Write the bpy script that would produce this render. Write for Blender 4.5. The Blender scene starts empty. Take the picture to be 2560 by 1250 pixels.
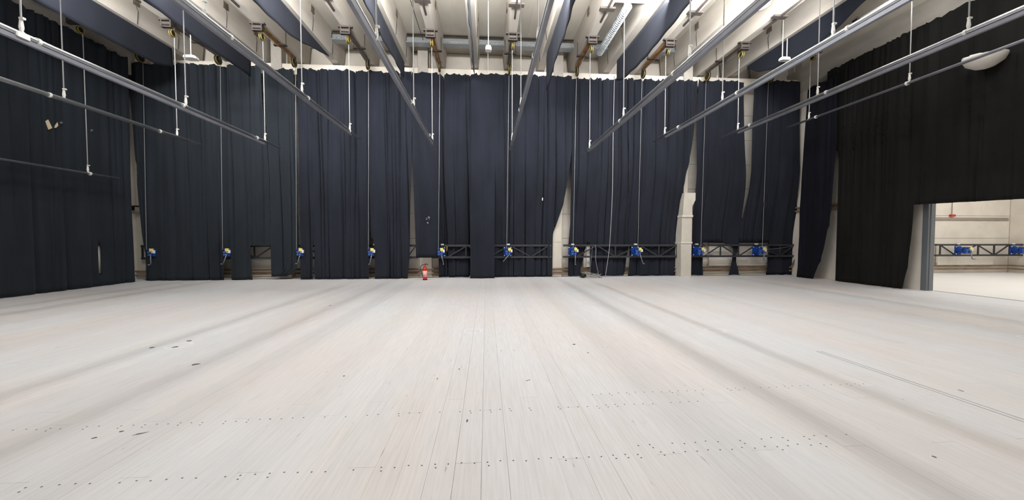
import bpy, math, random
from mathutils import Vector, Matrix
random.seed(7)
SC = bpy.context.scene
COL = SC.collection
H = 1.78                                   # camera height above the floor

# ------------------------------------------------------------------ camera
FPX, YAW, PIT, ROL = 903.3, .0708, .0318, -.0002
cy, sy, cp, sp = math.cos(YAW), math.sin(YAW), math.cos(PIT), math.sin(PIT)
F_ = Vector((sy*cp, cy*cp, -sp)); R0 = Vector((cy, -sy, 0)); U0 = R0.cross(F_)
cr, sr = math.cos(ROL), math.sin(ROL)
R_ = R0*cr+U0*sr; U_ = U0*cr-R0*sr
cam = bpy.data.cameras.new('camera'); camo = bpy.data.objects.new('camera', cam); COL.objects.link(camo)
cam.sensor_width = 36; cam.lens = FPX/2560*36; cam.clip_end = 200
camo.matrix_world = Matrix(((R_.x, U_.x, -F_.x, 0), (R_.y, U_.y, -F_.y, 0), (R_.z, U_.z, -F_.z, H), (0, 0, 0, 1)))
SC.camera = camo

# ------------------------------------------------------------------ world, exposure, lights
w = bpy.data.worlds.new('world'); SC.world = w; w.use_nodes = True
w.node_tree.nodes['Background'].inputs[0].default_value = (.75, .85, 1, 1)
w.node_tree.nodes['Background'].inputs[1].default_value = .3
vs = SC.view_settings
vs.view_transform = 'Standard'; vs.look = 'None'; vs.gamma = 1; vs.use_curve_mapping = False; vs.exposure = 0.0

def strip(x, y, z, sx, syy, power, color=(1, .992, .98), rot=(0, 0, 0), spread=180):
    l = bpy.data.lights.new('row_and_fill_light', 'AREA'); l.shape = 'RECTANGLE'; l.size = sx; l.size_y = syy
    l.energy = power; l.color = color; l.spread = math.radians(spread)
    o = bpy.data.objects.new('row_and_fill_light', l); COL.objects.link(o); o.location = (x, y, z); o.rotation_euler = rot
    return o
P = .96
ROWS = ((-13.2, 520), (-5.60, 430), (-4.75, 430), (3.70, 430), (4.55, 430), (12.75, 420), (-9.6, 520), (-.35, 560), (8.9, 560))
for x, pw in ROWS:
    strip(x, 7.6, 9.05, .16, 6.2, pw*P*(.5 if pw == 430 else .1))                        # light thrown down
    strip(x, 4.7, 8.75, .16, 10.0, pw*P*.19, rot=(math.pi, 0, 0))   # added uplight to brighten the ceiling
for x in (-11, -8, -5, -2, 1, 4, 7, 10, 12.9):                    # added fill points, not real lamps, lifting ceiling and upper walls
    for y in (3.5, 7.2, 10.7):
        l = bpy.data.lights.new('bay_fill_light', 'POINT'); l.energy = (30 if y < 5 else 88 if y < 9 else 50)*P; l.shadow_soft_size = .12; l.color = (1, .992, .98)
        o = bpy.data.objects.new('bay_fill_light', l); COL.objects.link(o); o.location = (x, y, 8.9)
strip(-1.2, 10.7, 9.0, 23, .25, 1750*P, rot=(math.radians(90), 0, 0), spread=150)   # added unseen fill row brightening the far ceiling and wall head
strip(21.5, 10.5, 8.8, 8, 6, 640*P)        # the room beyond the opening
strip(21.5, 4, 8.8, 8, 4, 420*P)

# ------------------------------------------------------------------ pixel -> point
def ray(u, v):
    return R_*((u-1280)/FPX)-U_*((v-625)/FPX)+F_
def atY(u, v, Y):
    d = ray(u, v)*1.0; d *= Y/d.y; return Vector((d.x, d.y, d.z+H))
def atX(u, v, X):
    d = ray(u, v)*1.0; d *= X/d.x; return Vector((d.x, d.y, d.z+H))
def atZ(u, v, Z=0.0):
    d = ray(u, v)*1.0; d *= (Z-H)/d.z; return Vector((d.x, d.y, d.z+H))

# ------------------------------------------------------------------ materials
def srgb(c):
    return tuple(((x/255)/12.92 if x/255 <= .04045 else ((x/255+.055)/1.055)**2.4) for x in c)
MATS = {}
def mat(name, col, rough=.6, metal=0., var=.0, scale=4., stretch=(1, 1, 1), dark=None, spots=.0, spec=.5, bump=0., sheen=0., rnd=0.):
    m = bpy.data.materials.new(name); m.use_nodes = True; nt = m.node_tree; b = nt.nodes['Principled BSDF']
    c = srgb(col); b.inputs['Roughness'].default_value = rough; b.inputs['Metallic'].default_value = metal
    b.inputs['Specular IOR Level'].default_value = spec
    if sheen:
        b.inputs['Sheen Weight'].default_value = sheen; b.inputs['Sheen Roughness'].default_value = .6
        b.inputs['Sheen Tint'].default_value = (*[min(1, x*6+.25) for x in c], 1)
    b.inputs['Base Color'].default_value = (*c, 1)
    if var or dark or rnd:
        g = nt.nodes.new('ShaderNodeNewGeometry'); mp = nt.nodes.new('ShaderNodeMapping'); mp.inputs['Scale'].default_value = stretch
        nt.links.new(g.outputs['Position'], mp.inputs['Vector'])
        n = nt.nodes.new('ShaderNodeTexNoise'); n.inputs['Scale'].default_value = scale; n.inputs['Detail'].default_value = 6
        nt.links.new(mp.outputs[0], n.inputs['Vector'])
        r = nt.nodes.new('ShaderNodeValToRGB')
        r.color_ramp.elements[0].position = .3; r.color_ramp.elements[1].position = .7
        d = srgb(dark) if dark else tuple(x*(1-var) for x in c)
        r.color_ramp.elements[0].color = (*d, 1); r.color_ramp.elements[1].color = (*[min(1, x*(1+var*.5)) for x in c], 1)
        nt.links.new(n.outputs['Fac'], r.inputs['Fac'])
        out = r.outputs[0]
        if rnd:
            oi = nt.nodes.new('ShaderNodeObjectInfo'); hs = nt.nodes.new('ShaderNodeHueSaturation')
            mr = nt.nodes.new('ShaderNodeMapRange'); mr.inputs[3].default_value = 1-rnd; mr.inputs[4].default_value = 1+rnd
            nt.links.new(oi.outputs['Random'], mr.inputs[0]); nt.links.new(mr.outputs[0], hs.inputs['Value']); nt.links.new(out, hs.inputs['Color']); out = hs.outputs[0]
        nt.links.new(out, b.inputs['Base Color'])
        if bump:
            bp = nt.nodes.new('ShaderNodeBump'); bp.inputs['Strength'].default_value = bump; bp.inputs['Distance'].default_value = .02
            nt.links.new(n.outputs['Fac'], bp.inputs['Height']); nt.links.new(bp.outputs[0], b.inputs['Normal'])
    MATS[name] = m
    return m
M_ceil = mat('painted_concrete', (186, 181, 170), .9, var=.14, scale=1.3, stretch=(1, .5, 1), bump=.15, spec=.2)
M_rib = mat('rib_concrete', (188, 182, 173), .9, var=.13, scale=2.2, stretch=(1.5, .4, 1.5), bump=.15, spec=.2)
M_wall = mat('wall_paint', (224, 217, 206), .85, var=.10, scale=1.6, bump=.1, spec=.2)
M_ledge = mat('ledge_paint', (232, 224, 211), .85, var=.08, scale=2, spec=.2)
M_wallj = mat('joint_dark', (120, 112, 100), .9)
M_blue = mat('curtain_blue_black', (35, 38, 47), .95, var=.25, scale=1.6, stretch=(1, 1, .3), spec=.15, sheen=.12)
M_left = mat('curtain_slate_black', (38, 43, 49), .95, var=.2, scale=1.6, stretch=(1, 1, .3), spec=.15, sheen=.12)
M_right = mat('curtain_warm_black', (31, 31, 30), .95, var=.25, scale=1.6, stretch=(1, 1, .3), spec=.12, sheen=.06)
M_rightb = mat('curtain_violet_black', (24, 25, 33), .95, var=.25, scale=1.6, stretch=(1, 1, .3), spec=.12, sheen=.06)
M_drape = mat('border_cloth', (31, 34, 43), .95, var=.12, scale=1.2, spec=.15, sheen=.12)
M_truss = mat('truss_steel', (62, 62, 66), .5, metal=.3, var=.15)
M_pipe = mat('galvanised_tube', (192, 194, 198), .32, metal=.8, var=.15, scale=3, stretch=(1, .3, 1))
M_chan = mat('dull_steel', (140, 142, 150), .45, metal=.5, var=.15, scale=3)
M_dark = mat('dark_steel', (72, 66, 62), .6, metal=.4, var=.2, scale=8)
M_rust = mat('rusty_steel', (176, 132, 80), .8, metal=.1, dark=(104, 74, 52), scale=7, stretch=(1, .6, 1))
M_grey = mat('grey_brown_steel', (128, 116, 104), .7, metal=.2, dark=(88, 78, 70), scale=6, stretch=(1, .6, 1))
M_rope = mat('steel_rope', (165, 165, 165), .5, metal=.3)
M_cable = mat('winch_cable', (150, 152, 155), .5, metal=.3)
M_white = mat('white_enamel', (238, 236, 230), .45)
M_radi = mat('radiator_enamel', (226, 220, 210), .5, var=.05)
M_winch = mat('blue_paint', (18, 66, 150), .4, var=.25, scale=14)
M_winch2 = mat('pale_blue_paint', (84, 122, 176), .45, var=.25, scale=20)
M_yel = mat('yellow_sticker', (240, 222, 110), .5)
M_pyel = mat('yellow_rim', (150, 128, 48), .6, var=.2, scale=10)
M_blk = mat('black_rubber', (24, 24, 26), .6)
M_red = mat('red_enamel', (196, 44, 26), .35)
M_pink = mat('extinguisher_label', (238, 150, 140), .5, dark=(250, 210, 205), scale=40)
M_heat = mat('heating_pipe_paint', (158, 128, 104), .6, dark=(116, 84, 60), scale=3)
M_jamb = mat('grey_steel_post', (122, 126, 132), .5, metal=.3, var=.15, scale=3, stretch=(1, 1, .3))
M_duct = mat('galvanised_duct', (158, 164, 168), .45, metal=.4, var=.15, scale=20)
M_sub = mat('dark_underfloor', (50, 42, 36), .9)
M_wood = mat('pale_wood', (214, 196, 160), .7, var=.15, scale=5, stretch=(.3, 1, 1))
M_screw = mat('screw_head', (92, 86, 82), .6)
M_beige = mat('beige_paint', (206, 200, 188), .6, var=.05)

def floor_mat(name):
    m = bpy.data.materials.new(name); m.use_nodes = True; nt = m.node_tree; N = nt.nodes; L = nt.links
    b = N['Principled BSDF']; b.inputs['Roughness'].default_value = .5; b.inputs['Specular IOR Level'].default_value = .35
    g = N.new('ShaderNodeNewGeometry')
    def noise(sc, st, det=5):
        mp = N.new('ShaderNodeMapping'); mp.inputs['Scale'].default_value = st; L.new(g.outputs['Position'], mp.inputs[0])
        n = N.new('ShaderNodeTexNoise'); n.inputs['Scale'].default_value = sc; n.inputs['Detail'].default_value = det
        L.new(mp.outputs[0], n.inputs['Vector']); return n.outputs['Fac']
    def ramp(f, p0, p1, c0, c1):
        r = N.new('ShaderNodeValToRGB'); r.color_ramp.elements[0].position = p0; r.color_ramp.elements[1].position = p1
        r.color_ramp.elements[0].color = (*c0, 1); r.color_ramp.elements[1].color = (*c1, 1); L.new(f, r.inputs[0]); return r.outputs[0]
    def mix(t, f, a, c):
        x = N.new('ShaderNodeMix'); x.data_type = 'RGBA'; x.blend_type = t
        if isinstance(f, float): x.inputs[0].default_value = f
        else: L.new(f, x.inputs[0])
        L.new(a, x.inputs[6])
        if isinstance(c, tuple): x.inputs[7].default_value = (*c, 1)
        else: L.new(c, x.inputs[7])
        return x.outputs[2]
    base = ramp(noise(.45, (1, .6, 1), 3), .35, .65, srgb((224, 218, 216)), srgb((222, 223, 225)))
    base = mix('MIX', ramp(noise(.8, (1.5, .25, 1), 3), .55, .8, (0, 0, 0), (.35, .35, .35)), base, srgb((226, 216, 196)))
    grain = ramp(noise(9, (5, .22, 1), 6), .35, .6, (.93, .925, .92), (1, 1, 1))
    base = mix('MULTIPLY', 1.0, base, grain)
    chip = ramp(noise(7, (7, .5, 1), 8), .24, .30, (1, 1, 1), (0, 0, 0))
    base = mix('MIX', chip, base, srgb((140, 122, 108)))
    sc2 = ramp(noise(3.3, (2.2, .8, 1), 10), .225, .25, (1, 1, 1), (0, 0, 0))
    base = mix('MIX', sc2, base, srgb((96, 88, 80)))
    # faint scraped rings left in the paint
    def ring(cx, cyy, r):
        v = N.new('ShaderNodeVectorMath'); v.operation = 'DISTANCE'; L.new(g.outputs['Position'], v.inputs[0]); v.inputs[1].default_value = (cx, cyy, 0)
        a = N.new('ShaderNodeMath'); a.operation = 'SUBTRACT'; L.new(v.outputs['Value'], a.inputs[0]); a.inputs[1].default_value = r
        c = N.new('ShaderNodeMath'); c.operation = 'ABSOLUTE'; L.new(a.outputs[0], c.inputs[0])
        d = N.new('ShaderNodeMath'); d.operation = 'LESS_THAN'; L.new(c.outputs[0], d.inputs[0]); d.inputs[1].default_value = .018
        e = N.new('ShaderNodeMath'); e.operation = 'MULTIPLY'; L.new(d.outputs[0], e.inputs[0]); e.inputs[1].default_value = .35; return e.outputs[0]
    for (u, v_) in ((1183, 827), (447, 864), (1788, 826), (2585, 845)):
        q = atZ(u, v_); base = mix('MIX', ring(q.x, q.y, .17), base, srgb((246, 244, 240)))
    oi = N.new('ShaderNodeObjectInfo'); hs = N.new('ShaderNodeHueSaturation'); mr = N.new('ShaderNodeMapRange')
    mr.inputs[3].default_value = .975; mr.inputs[4].default_value = 1.02
    L.new(oi.outputs['Random'], mr.inputs[0]); L.new(mr.outputs[0], hs.inputs['Value']); L.new(base, hs.inputs['Color'])
    L.new(hs.outputs[0], b.inputs['Base Color'])
    return m
M_floor = floor_mat('white_painted_boards')
M_hall = mat('pale_screed', (236, 234, 230), .5, var=.03, scale=.7)

# ------------------------------------------------------------------ mesh builder
WL = {}
class MB:
    def __init__(s): s.v = []; s.f = []
    def add(s, vs_, fs):
        k = len(s.v); s.v += [Vector(x) for x in vs_]; s.f += [tuple(i+k for i in f) for f in fs]; return s
    def box(s, a, b):
        x0, y0, z0 = a; x1, y1, z1 = b
        return s.add([(x0, y0, z0), (x1, y0, z0), (x1, y1, z0), (x0, y1, z0), (x0, y0, z1), (x1, y0, z1), (x1, y1, z1), (x0, y1, z1)],
                     [(0, 3, 2, 1), (4, 5, 6, 7), (0, 1, 5, 4), (1, 2, 6, 5), (2, 3, 7, 6), (3, 0, 4, 7)])
    def cbox(s, c, d):
        return s.box([c[i]-d[i]/2 for i in range(3)], [c[i]+d[i]/2 for i in range(3)])
    def bbox(s, a, b, c=.01):          # box with a bevelled rim seen from the front (-Y)
        x0, y0, z0 = a; x1, y1, z1 = b
        s.add([(x0, y1, z0), (x1, y1, z0), (x1, y1, z1), (x0, y1, z1), (x0, y0+c, z0), (x1, y0+c, z0), (x1, y0+c, z1), (x0, y0+c, z1),
               (x0+c, y0, z0+c), (x1-c, y0, z0+c), (x1-c, y0, z1-c), (x0+c, y0, z1-c)],
              [(0, 3, 2, 1), (0, 1, 5, 4), (1, 2, 6, 5), (2, 3, 7, 6), (3, 0, 4, 7), (4, 5, 9, 8), (5, 6, 10, 9), (6, 7, 11, 10), (7, 4, 8, 11), (8, 9, 10, 11)])
        return s
    def cyl(s, p0, p1, r, n=10, r1=None):
        p0 = Vector(p0); p1 = Vector(p1); d = (p1-p0).normalized(); a = Vector((0, 0, 1)) if abs(d.z) < .9 else Vector((1, 0, 0))
        x = d.cross(a).normalized(); y = d.cross(x); r1 = r if r1 is None else r1
        vs_ = [p0+(x*math.cos(2*math.pi*i/n)+y*math.sin(2*math.pi*i/n))*r for i in range(n)]+[p1+(x*math.cos(2*math.pi*i/n)+y*math.sin(2*math.pi*i/n))*r1 for i in range(n)]
        return s.add(vs_, [(i, (i+1) % n, n+(i+1) % n, n+i) for i in range(n)]+[tuple(range(n-1, -1, -1)), tuple(range(n, 2*n))])
    def tube(s, pts, r, n=7):
        pts = [Vector(p) for p in pts]; k = len(s.v); m = len(pts)
        for i, p in enumerate(pts):
            d = (pts[min(i+1, m-1)]-pts[max(i-1, 0)]).normalized(); a = Vector((0, 0, 1)) if abs(d.z) < .9 else Vector((0, 1, 0))
            x = d.cross(a).normalized(); y = d.cross(x)
            s.v += [p+(x*math.cos(2*math.pi*j/n)+y*math.sin(2*math.pi*j/n))*r for j in range(n)]
        for i in range(m-1):
            for j in range(n): s.f.append((k+i*n+j, k+i*n+(j+1) % n, k+(i+1)*n+(j+1) % n, k+(i+1)*n+j))
        s.f.append(tuple(k+j for j in range(n-1, -1, -1))); s.f.append(tuple(k+(m-1)*n+j for j in range(n)))
        return s
    def lathe(s, c, prof, n=20):       # vertical axis
        k = len(s.v); c = Vector(c)
        for r, z in prof:
            s.v += [c+Vector((r*math.cos(2*math.pi*j/n), r*math.sin(2*math.pi*j/n), z)) for j in range(n)]
        for i in range(len(prof)-1):
            for j in range(n): s.f.append((k+i*n+j, k+i*n+(j+1) % n, k+(i+1)*n+(j+1) % n, k+(i+1)*n+j))
        s.f.append(tuple(k+j for j in range(n-1, -1, -1))); s.f.append(tuple(k+(len(prof)-1)*n+j for j in range(n)))
        return s
    def prismY(s, poly, y0, y1):       # poly of (x,z), counter-clockwise seen from -Y
        n = len(poly)
        return s.add([(x, y0, z) for x, z in poly]+[(x, y1, z) for x, z in poly],
                     [tuple(range(n)), tuple(range(2*n-1, n-1, -1))]+[(i, n+i, n+(i+1) % n, (i+1) % n) for i in range(n)])
    def build(s, name, m, parent=None, smooth=False, kind=None):
        off = Vector((0, 0, 0)); q = parent
        if parent is not None: off = WL[parent.name]
        me = bpy.data.meshes.new(name)
        if parent is None and s.v:
            lo = Vector([min(v[i] for v in s.v) for i in range(3)]); hi = Vector([max(v[i] for v in s.v) for i in range(3)])
            base = Vector(((lo.x+hi.x)/2, (lo.y+hi.y)/2, lo.z)); off = base
        me.from_pydata([v-off for v in s.v], [], s.f); me.update()
        if smooth:
            me.polygons.foreach_set('use_smooth', [True]*len(me.polygons))
        me.materials.append(m)
        o = bpy.data.objects.new(name, me); COL.objects.link(o)
        if parent is None: o.location = off
        else: o.parent = parent
        WL[o.name] = off
        if kind: o['kind'] = kind
        return o
def tag(o, label, cat, group=None):
    o['label'] = label; o['category'] = cat
    if group: o['group'] = group
    return o
def empty(name, loc, label=None, cat=None, group=None):
    o = bpy.data.objects.new(name, None); COL.objects.link(o); o.location = loc; o.empty_display_size = .2; WL[o.name] = Vector(loc)
    if label: tag(o, label, cat, group)
    return o
def struct(o): o['kind'] = 'structure'; return o

# ------------------------------------------------------------------ the setting
YW = 17.1                                   # back wall
YC = 16.74                                   # front of its columns
ZL = 9.30                                   # top of the ledge
ZR = 9.37                                   # underside of the ribs
ZS = 10.32                                  # underside of the slab
XL, XR = -15.1, 14.95                       # side walls
# floor: long boards
fl = struct(MB().box((XL, -9, -.25), (15.2, YW, -.035)).build('floor', M_sub))
meshes = {}
def plank(x0, x1, y0, y1, g):
    wdt, ln = round(x1-x0-g, 4), round(y1-y0, 3); key = (wdt, ln)
    if key not in meshes:
        b = .0005; a = wdt/2
        vsx = [(-a, 0, -.035), (a, 0, -.035), (a, ln, -.035), (-a, ln, -.035), (-a, 0, -b), (a, 0, -b), (a, ln, -b), (-a, ln, -b),
               (-a+b, b, 0), (a-b, b, 0), (a-b, ln-b, 0), (-a+b, ln-b, 0)]
        me = bpy.data.meshes.new('plank')
        me.from_pydata(vsx, [], [(0, 3, 2, 1), (0, 1, 5, 4), (1, 2, 6, 5), (2, 3, 7, 6), (3, 0, 4, 7), (4, 5, 9, 8), (5, 6, 10, 9), (6, 7, 11, 10), (7, 4, 8, 11), (8, 9, 10, 11)])
        me.materials.append(M_floor); meshes[key] = me
    o = bpy.data.objects.new('plank', meshes[key]); COL.objects.link(o); o.parent = fl
    o.location = Vector(((x0+x1)/2, y0, 0))-WL[fl.name]
seam = atZ(2330, 975).x
x = XL+.02; rp = random.Random(3); i = 0
joints = [2.83, 3.7, 9.3, 3.98]
while x < 15.15:
    g = rp.choice([.0002, .0002, .0003, .0003, .0004, .0012, .0028])
    x1 = min(x+.206, 15.17)
    if x < seam-.03 < x1+.1 and seam-x < .24: x1 = seam-.03; g = .0004
    if abs(x-(seam-.03)) < .001:
        x1 = seam+.06
        plank(x, x1, -9, 5.3, .034); plank(x, x1, 5.3016, 16.6, .0004); x = x1; i += 1; continue
    if x1-x > .02:
        j = joints[i % 4] if abs(x) < 6 else (3.7 if i % 2 else 5.6)
        plank(x, x1, -9, j-.0008, g); plank(x, x1, j+.0008, 16.6, g)
    x = x1; i += 1
sb = MB()
for (yy, xa, xb, pr) in ((2.83, -3.6, 2.9, 1), (3.70, -4.6, 2.4, .9), (3.98, 1.1, 4.9, .9), (2.95, 1.3, 3.5, .7), (6.9, -1.2, .8, .2), (5.7, -.6, 3.4, .3)):
    x = xa
    while x < xb:
        if rp.random() < pr*.93:
            yj = yy+rp.uniform(-.012, .012)+(x*.018)
            sb.cyl((x, yj, -.004), (x, yj, .0008), .0075, 7)
            if rp.random() < .25: sb.cyl((x+.01, yj-.045, -.004), (x+.01, yj-.045, .0008), .0075, 7)
        x += .103
sb.build('screw', M_screw, fl, kind='stuff')
def chipmark(u, v_, wpx, hpx, rot=0):
    a = atZ(u, v_); b2 = atZ(u+wpx/2, v_); c2 = atZ(u, v_+hpx/2); rx = (b2-a).length; ry = (c2-a).length
    m = MB(); n = 9; rr = random.Random(int(u)); pts = []
    for k in range(n):
        t = 2*math.pi*k/n; q = rr.uniform(.5, 1.1); X = rx*q*math.cos(t); Y = ry*q*math.sin(t)
        pts.append((a.x+X*math.cos(rot)-Y*math.sin(rot), a.y+X*math.sin(rot)+Y*math.cos(rot)))
    m.add([(p[0], p[1], .0006) for p in pts]+[(p[0], p[1], .002) for p in pts], [tuple(range(n, 2*n))]+[(k, (k+1) % n, n+(k+1) % n, n+k) for k in range(n)])
    m.build('scuff_mark', M_screw, fl)
for a in ((490, 911, 18, 4, .4), (1435, 861, 9, 3, .6), (860, 940, 7, 3, .3), (1168, 1052, 5, 10, 0), (2403, 977, 7, 4, 0), (2335, 1142, 10, 4, 0), (352, 1084, 30, 3, .5),
          (438, 868, 18, 3, .4), (473, 852, 16, 3, .2), (380, 869, 12, 3, .3), (1470, 882, 4, 3, 0), (1320, 951, 24, 1.2, .5), (1148, 923, 4, 5, 0), (825, 764, 5, 2, 0), (236, 1095, 12, 3, .4), (302, 1079, 12, 3, .4), (1093, 947, 3, 6, 0)):
    chipmark(*a)
sf = struct(MB().box((15.2, -2, -.25), (27.4, YW, 0)).build('floor_side_room', M_hall))

# back wall with panels, columns, ledge
wb = struct(MB().box((XL-.6, YW+.04, 0), (28, YW+.4, 11)).build('wall_back', M_wallj))
COLX = (-14.97, -8.95, -2.77, 3.27, 9.36, 15.15, 21.3)
zs = [0, 1.78, 2.95, 4.2, 5.4, 6.6, 7.8, 9.0, 10.3]
xs = [-15.1, -8.97, -2.77, 3.27, 9.36, 15.15, 22.35, 27.4]
for a in range(7):
    for k in range(8):
        MB().bbox((xs[a]+.008, YW, zs[k]+.006), (xs[a+1]-.008, YW+.05, zs[k+1]-.006), .008).build('wall_panel', M_wall, wb)
for cx in COLX[:6]:
    MB().bbox((cx-.27, YC, 0), (cx+.27, YW, ZS), .015).build('column', M_beige, wb)
for cx in COLX[:6]:
    MB().bbox((cx-.22, 16.37, ZL-.62), (cx+.22, YW, ZS), .01).build('column_head', M_rib, wb)
ld = MB()
ld.bbox((XL, 16.42, ZL-.45), (XR, YW, ZL), .01)
ld.build('ledge_beam', M_ledge, wb)
# pipes along the base of the wall
for z in (.2, .37):
    m = MB(); pts = [(-15, 16.96, z)]
    for cx in COLX[:6]:
        pts += [(cx-.36, 16.96, z), (cx-.33, 16.66, z), (cx+.33, 16.66, z), (cx+.36, 16.96, z)]
    pts += [(27.3, 16.96, z), (27.3, 8, z)]
    m.tube(pts, .032, 8); tag(m.build('heating_pipe', M_heat, None, True), '%s brown heating pipe running along the foot of the back wall' % ('lower' if z < .3 else 'upper'), 'pipe', 'heating pipes')
bb = MB(); bb.box((XL, 16.9, 0), (15.2, 17.04, .05)); struct(bb.build('baseboard_back', M_wood))

# left wall
wl = struct(MB().box((XL-.4, -9, 0), (XL, YW, ZS)).build('wall_left', M_wall))
MB().box((XL, -9, ZL-.75), (XL+.45, YW, ZL+.25)).build('ledge_beam', M_rib, wl)
# right wall with the opening (Y 6.5..11.25, 3.6 high)
YO = 11.35
wr = MB(); wr.box((XR, YO, 0), (XR+.22, YW, ZS)); wr.box((XR, -9, 0), (XR+.4, 6.5, ZS)); wr.box((XR, 6.5, 3.5), (XR+.4, YO, ZS))
wr = struct(wr.build('wall_right', M_wall))
MB().box((XR-.13, -9, ZL-.6), (XR, YW, ZL+.5)).build('ledge_beam', M_rib, wr)
struct(MB().box((XL, -9.4, 0), (28, -9, ZS)).build('wall_front', M_wall))
struct(MB().box((27.4, -9, 0), (27.8, YW, ZS)).build('wall_side_room', M_wall))
struct(MB().box((15.36, -2.2, 0), (27.4, -2, ZS)).build('wall_side_room_front', M_wall))

# ceiling slab and ribs
cl = struct(MB().box((XL-.4, -9.4, ZS), (28, YW+.4, ZS+.3)).build('ceiling', M_ceil))
X0 = -14.01
ribm = {}
def rib(x):
    if 'r' not in ribm:
        m = MB(); wb_, wt = .15, .24
        m.prismY([(-wb_, ZR), (wb_, ZR), (wt, ZS+.01), (-wt, ZS+.01)], -9, 16.95)
        me = bpy.data.meshes.new('rib'); me.from_pydata([v-Vector((0, 0, ZR)) for v in m.v], [], m.f); me.materials.append(M_rib); ribm['r'] = me
    o = bpy.data.objects.new('rib', ribm['r']); COL.objects.link(o); o.parent = cl; o.location = Vector((x, 0, ZR))-WL[cl.name]
ribx = [X0+1.5*k for k in range(0, 20) if X0+1.5*k < 14.4]
for x in ribx: rib(x)
for k in range(1, 8): rib(15.7+k*1.5)
# slab joints (a shallow joint strip between neighbouring slabs)
for k in range(10):
    x = X0+3*k+.75
    MB().box((x-.02, -9, ZS-.012), (x+.02, 16.9, ZS+.01)).build('joint_strip', M_rib, cl)
# niches with hanging wire on the ribs
for k, x in enumerate(ribx):
    side = 1 if x < 0 else -1
    for yy in ((13.9, 15.6, 10.2) if k % 2 else (13.3, 11.0)):
        m = MB(); xx = x+side*.185; m.box((xx-.06, yy-.12, ZR+.62), (xx+.05, yy+.12, ZR+.86)); m.build('niche', M_grey, cl)
        if k % 2: m = MB().tube([(xx+.02*side, yy, ZR+.66), (xx+.01*side, yy+.1, ZR+.45), (xx-.01*side, yy+.08, ZR+.01)], .009, 5); m.build('wire', M_blk, cl)

# ------------------------------------------------------------------ curtains
def lerp(a, b, t): return a+(b-a)*t
def vtop(u):
    T = [(300, 150), (440, 156), (800, 171), (1185, 185), (1600, 197), (2010, 202)]
    for (a, va), (b, vb) in zip(T, T[1:]):
        if u <= b: return lerp(va, vb, (u-a)/(b-a))
    return T[-1][1]
def yfront(z): return 16.28
def yback(z):
    t = min(1, max(0, (5.2-z)/3.7)); t = t*t*(3-2*t); return lerp(16.26, 16.78, t)
def folds(seed, s0, s1, amp=1.):
    r = random.Random(seed); G = []; s = s0+r.uniform(0, .3)
    while s < s1:
        G.append((s, r.uniform(.05, .2)*amp, r.uniform(.016, .04), r.uniform(-.03, .03), r.uniform(0, 6)))
        s += r.choice([.08, .12, .18, .24, .34, .5, .7])*r.uniform(.8, 1.2)
    ph = [r.uniform(0, 6) for _ in range(4)]
    def f(s, z):
        d = .028*math.sin(s*7.1+ph[0]+.25*math.sin(z*.6+ph[1]))+.022*math.sin(s*15.3+ph[2]+.4*math.sin(z*.5))
        for c, dp, wd, sl, p in G:
            cc = c+sl*(z-4.5)*.35+.02*math.sin(z*.7+p); q = (s-cc)/wd
            if abs(q) < 3: d += dp*math.exp(-q*q)*(.65+.35*math.sin(z*.55+p))
        return d*amp
    return f
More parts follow.
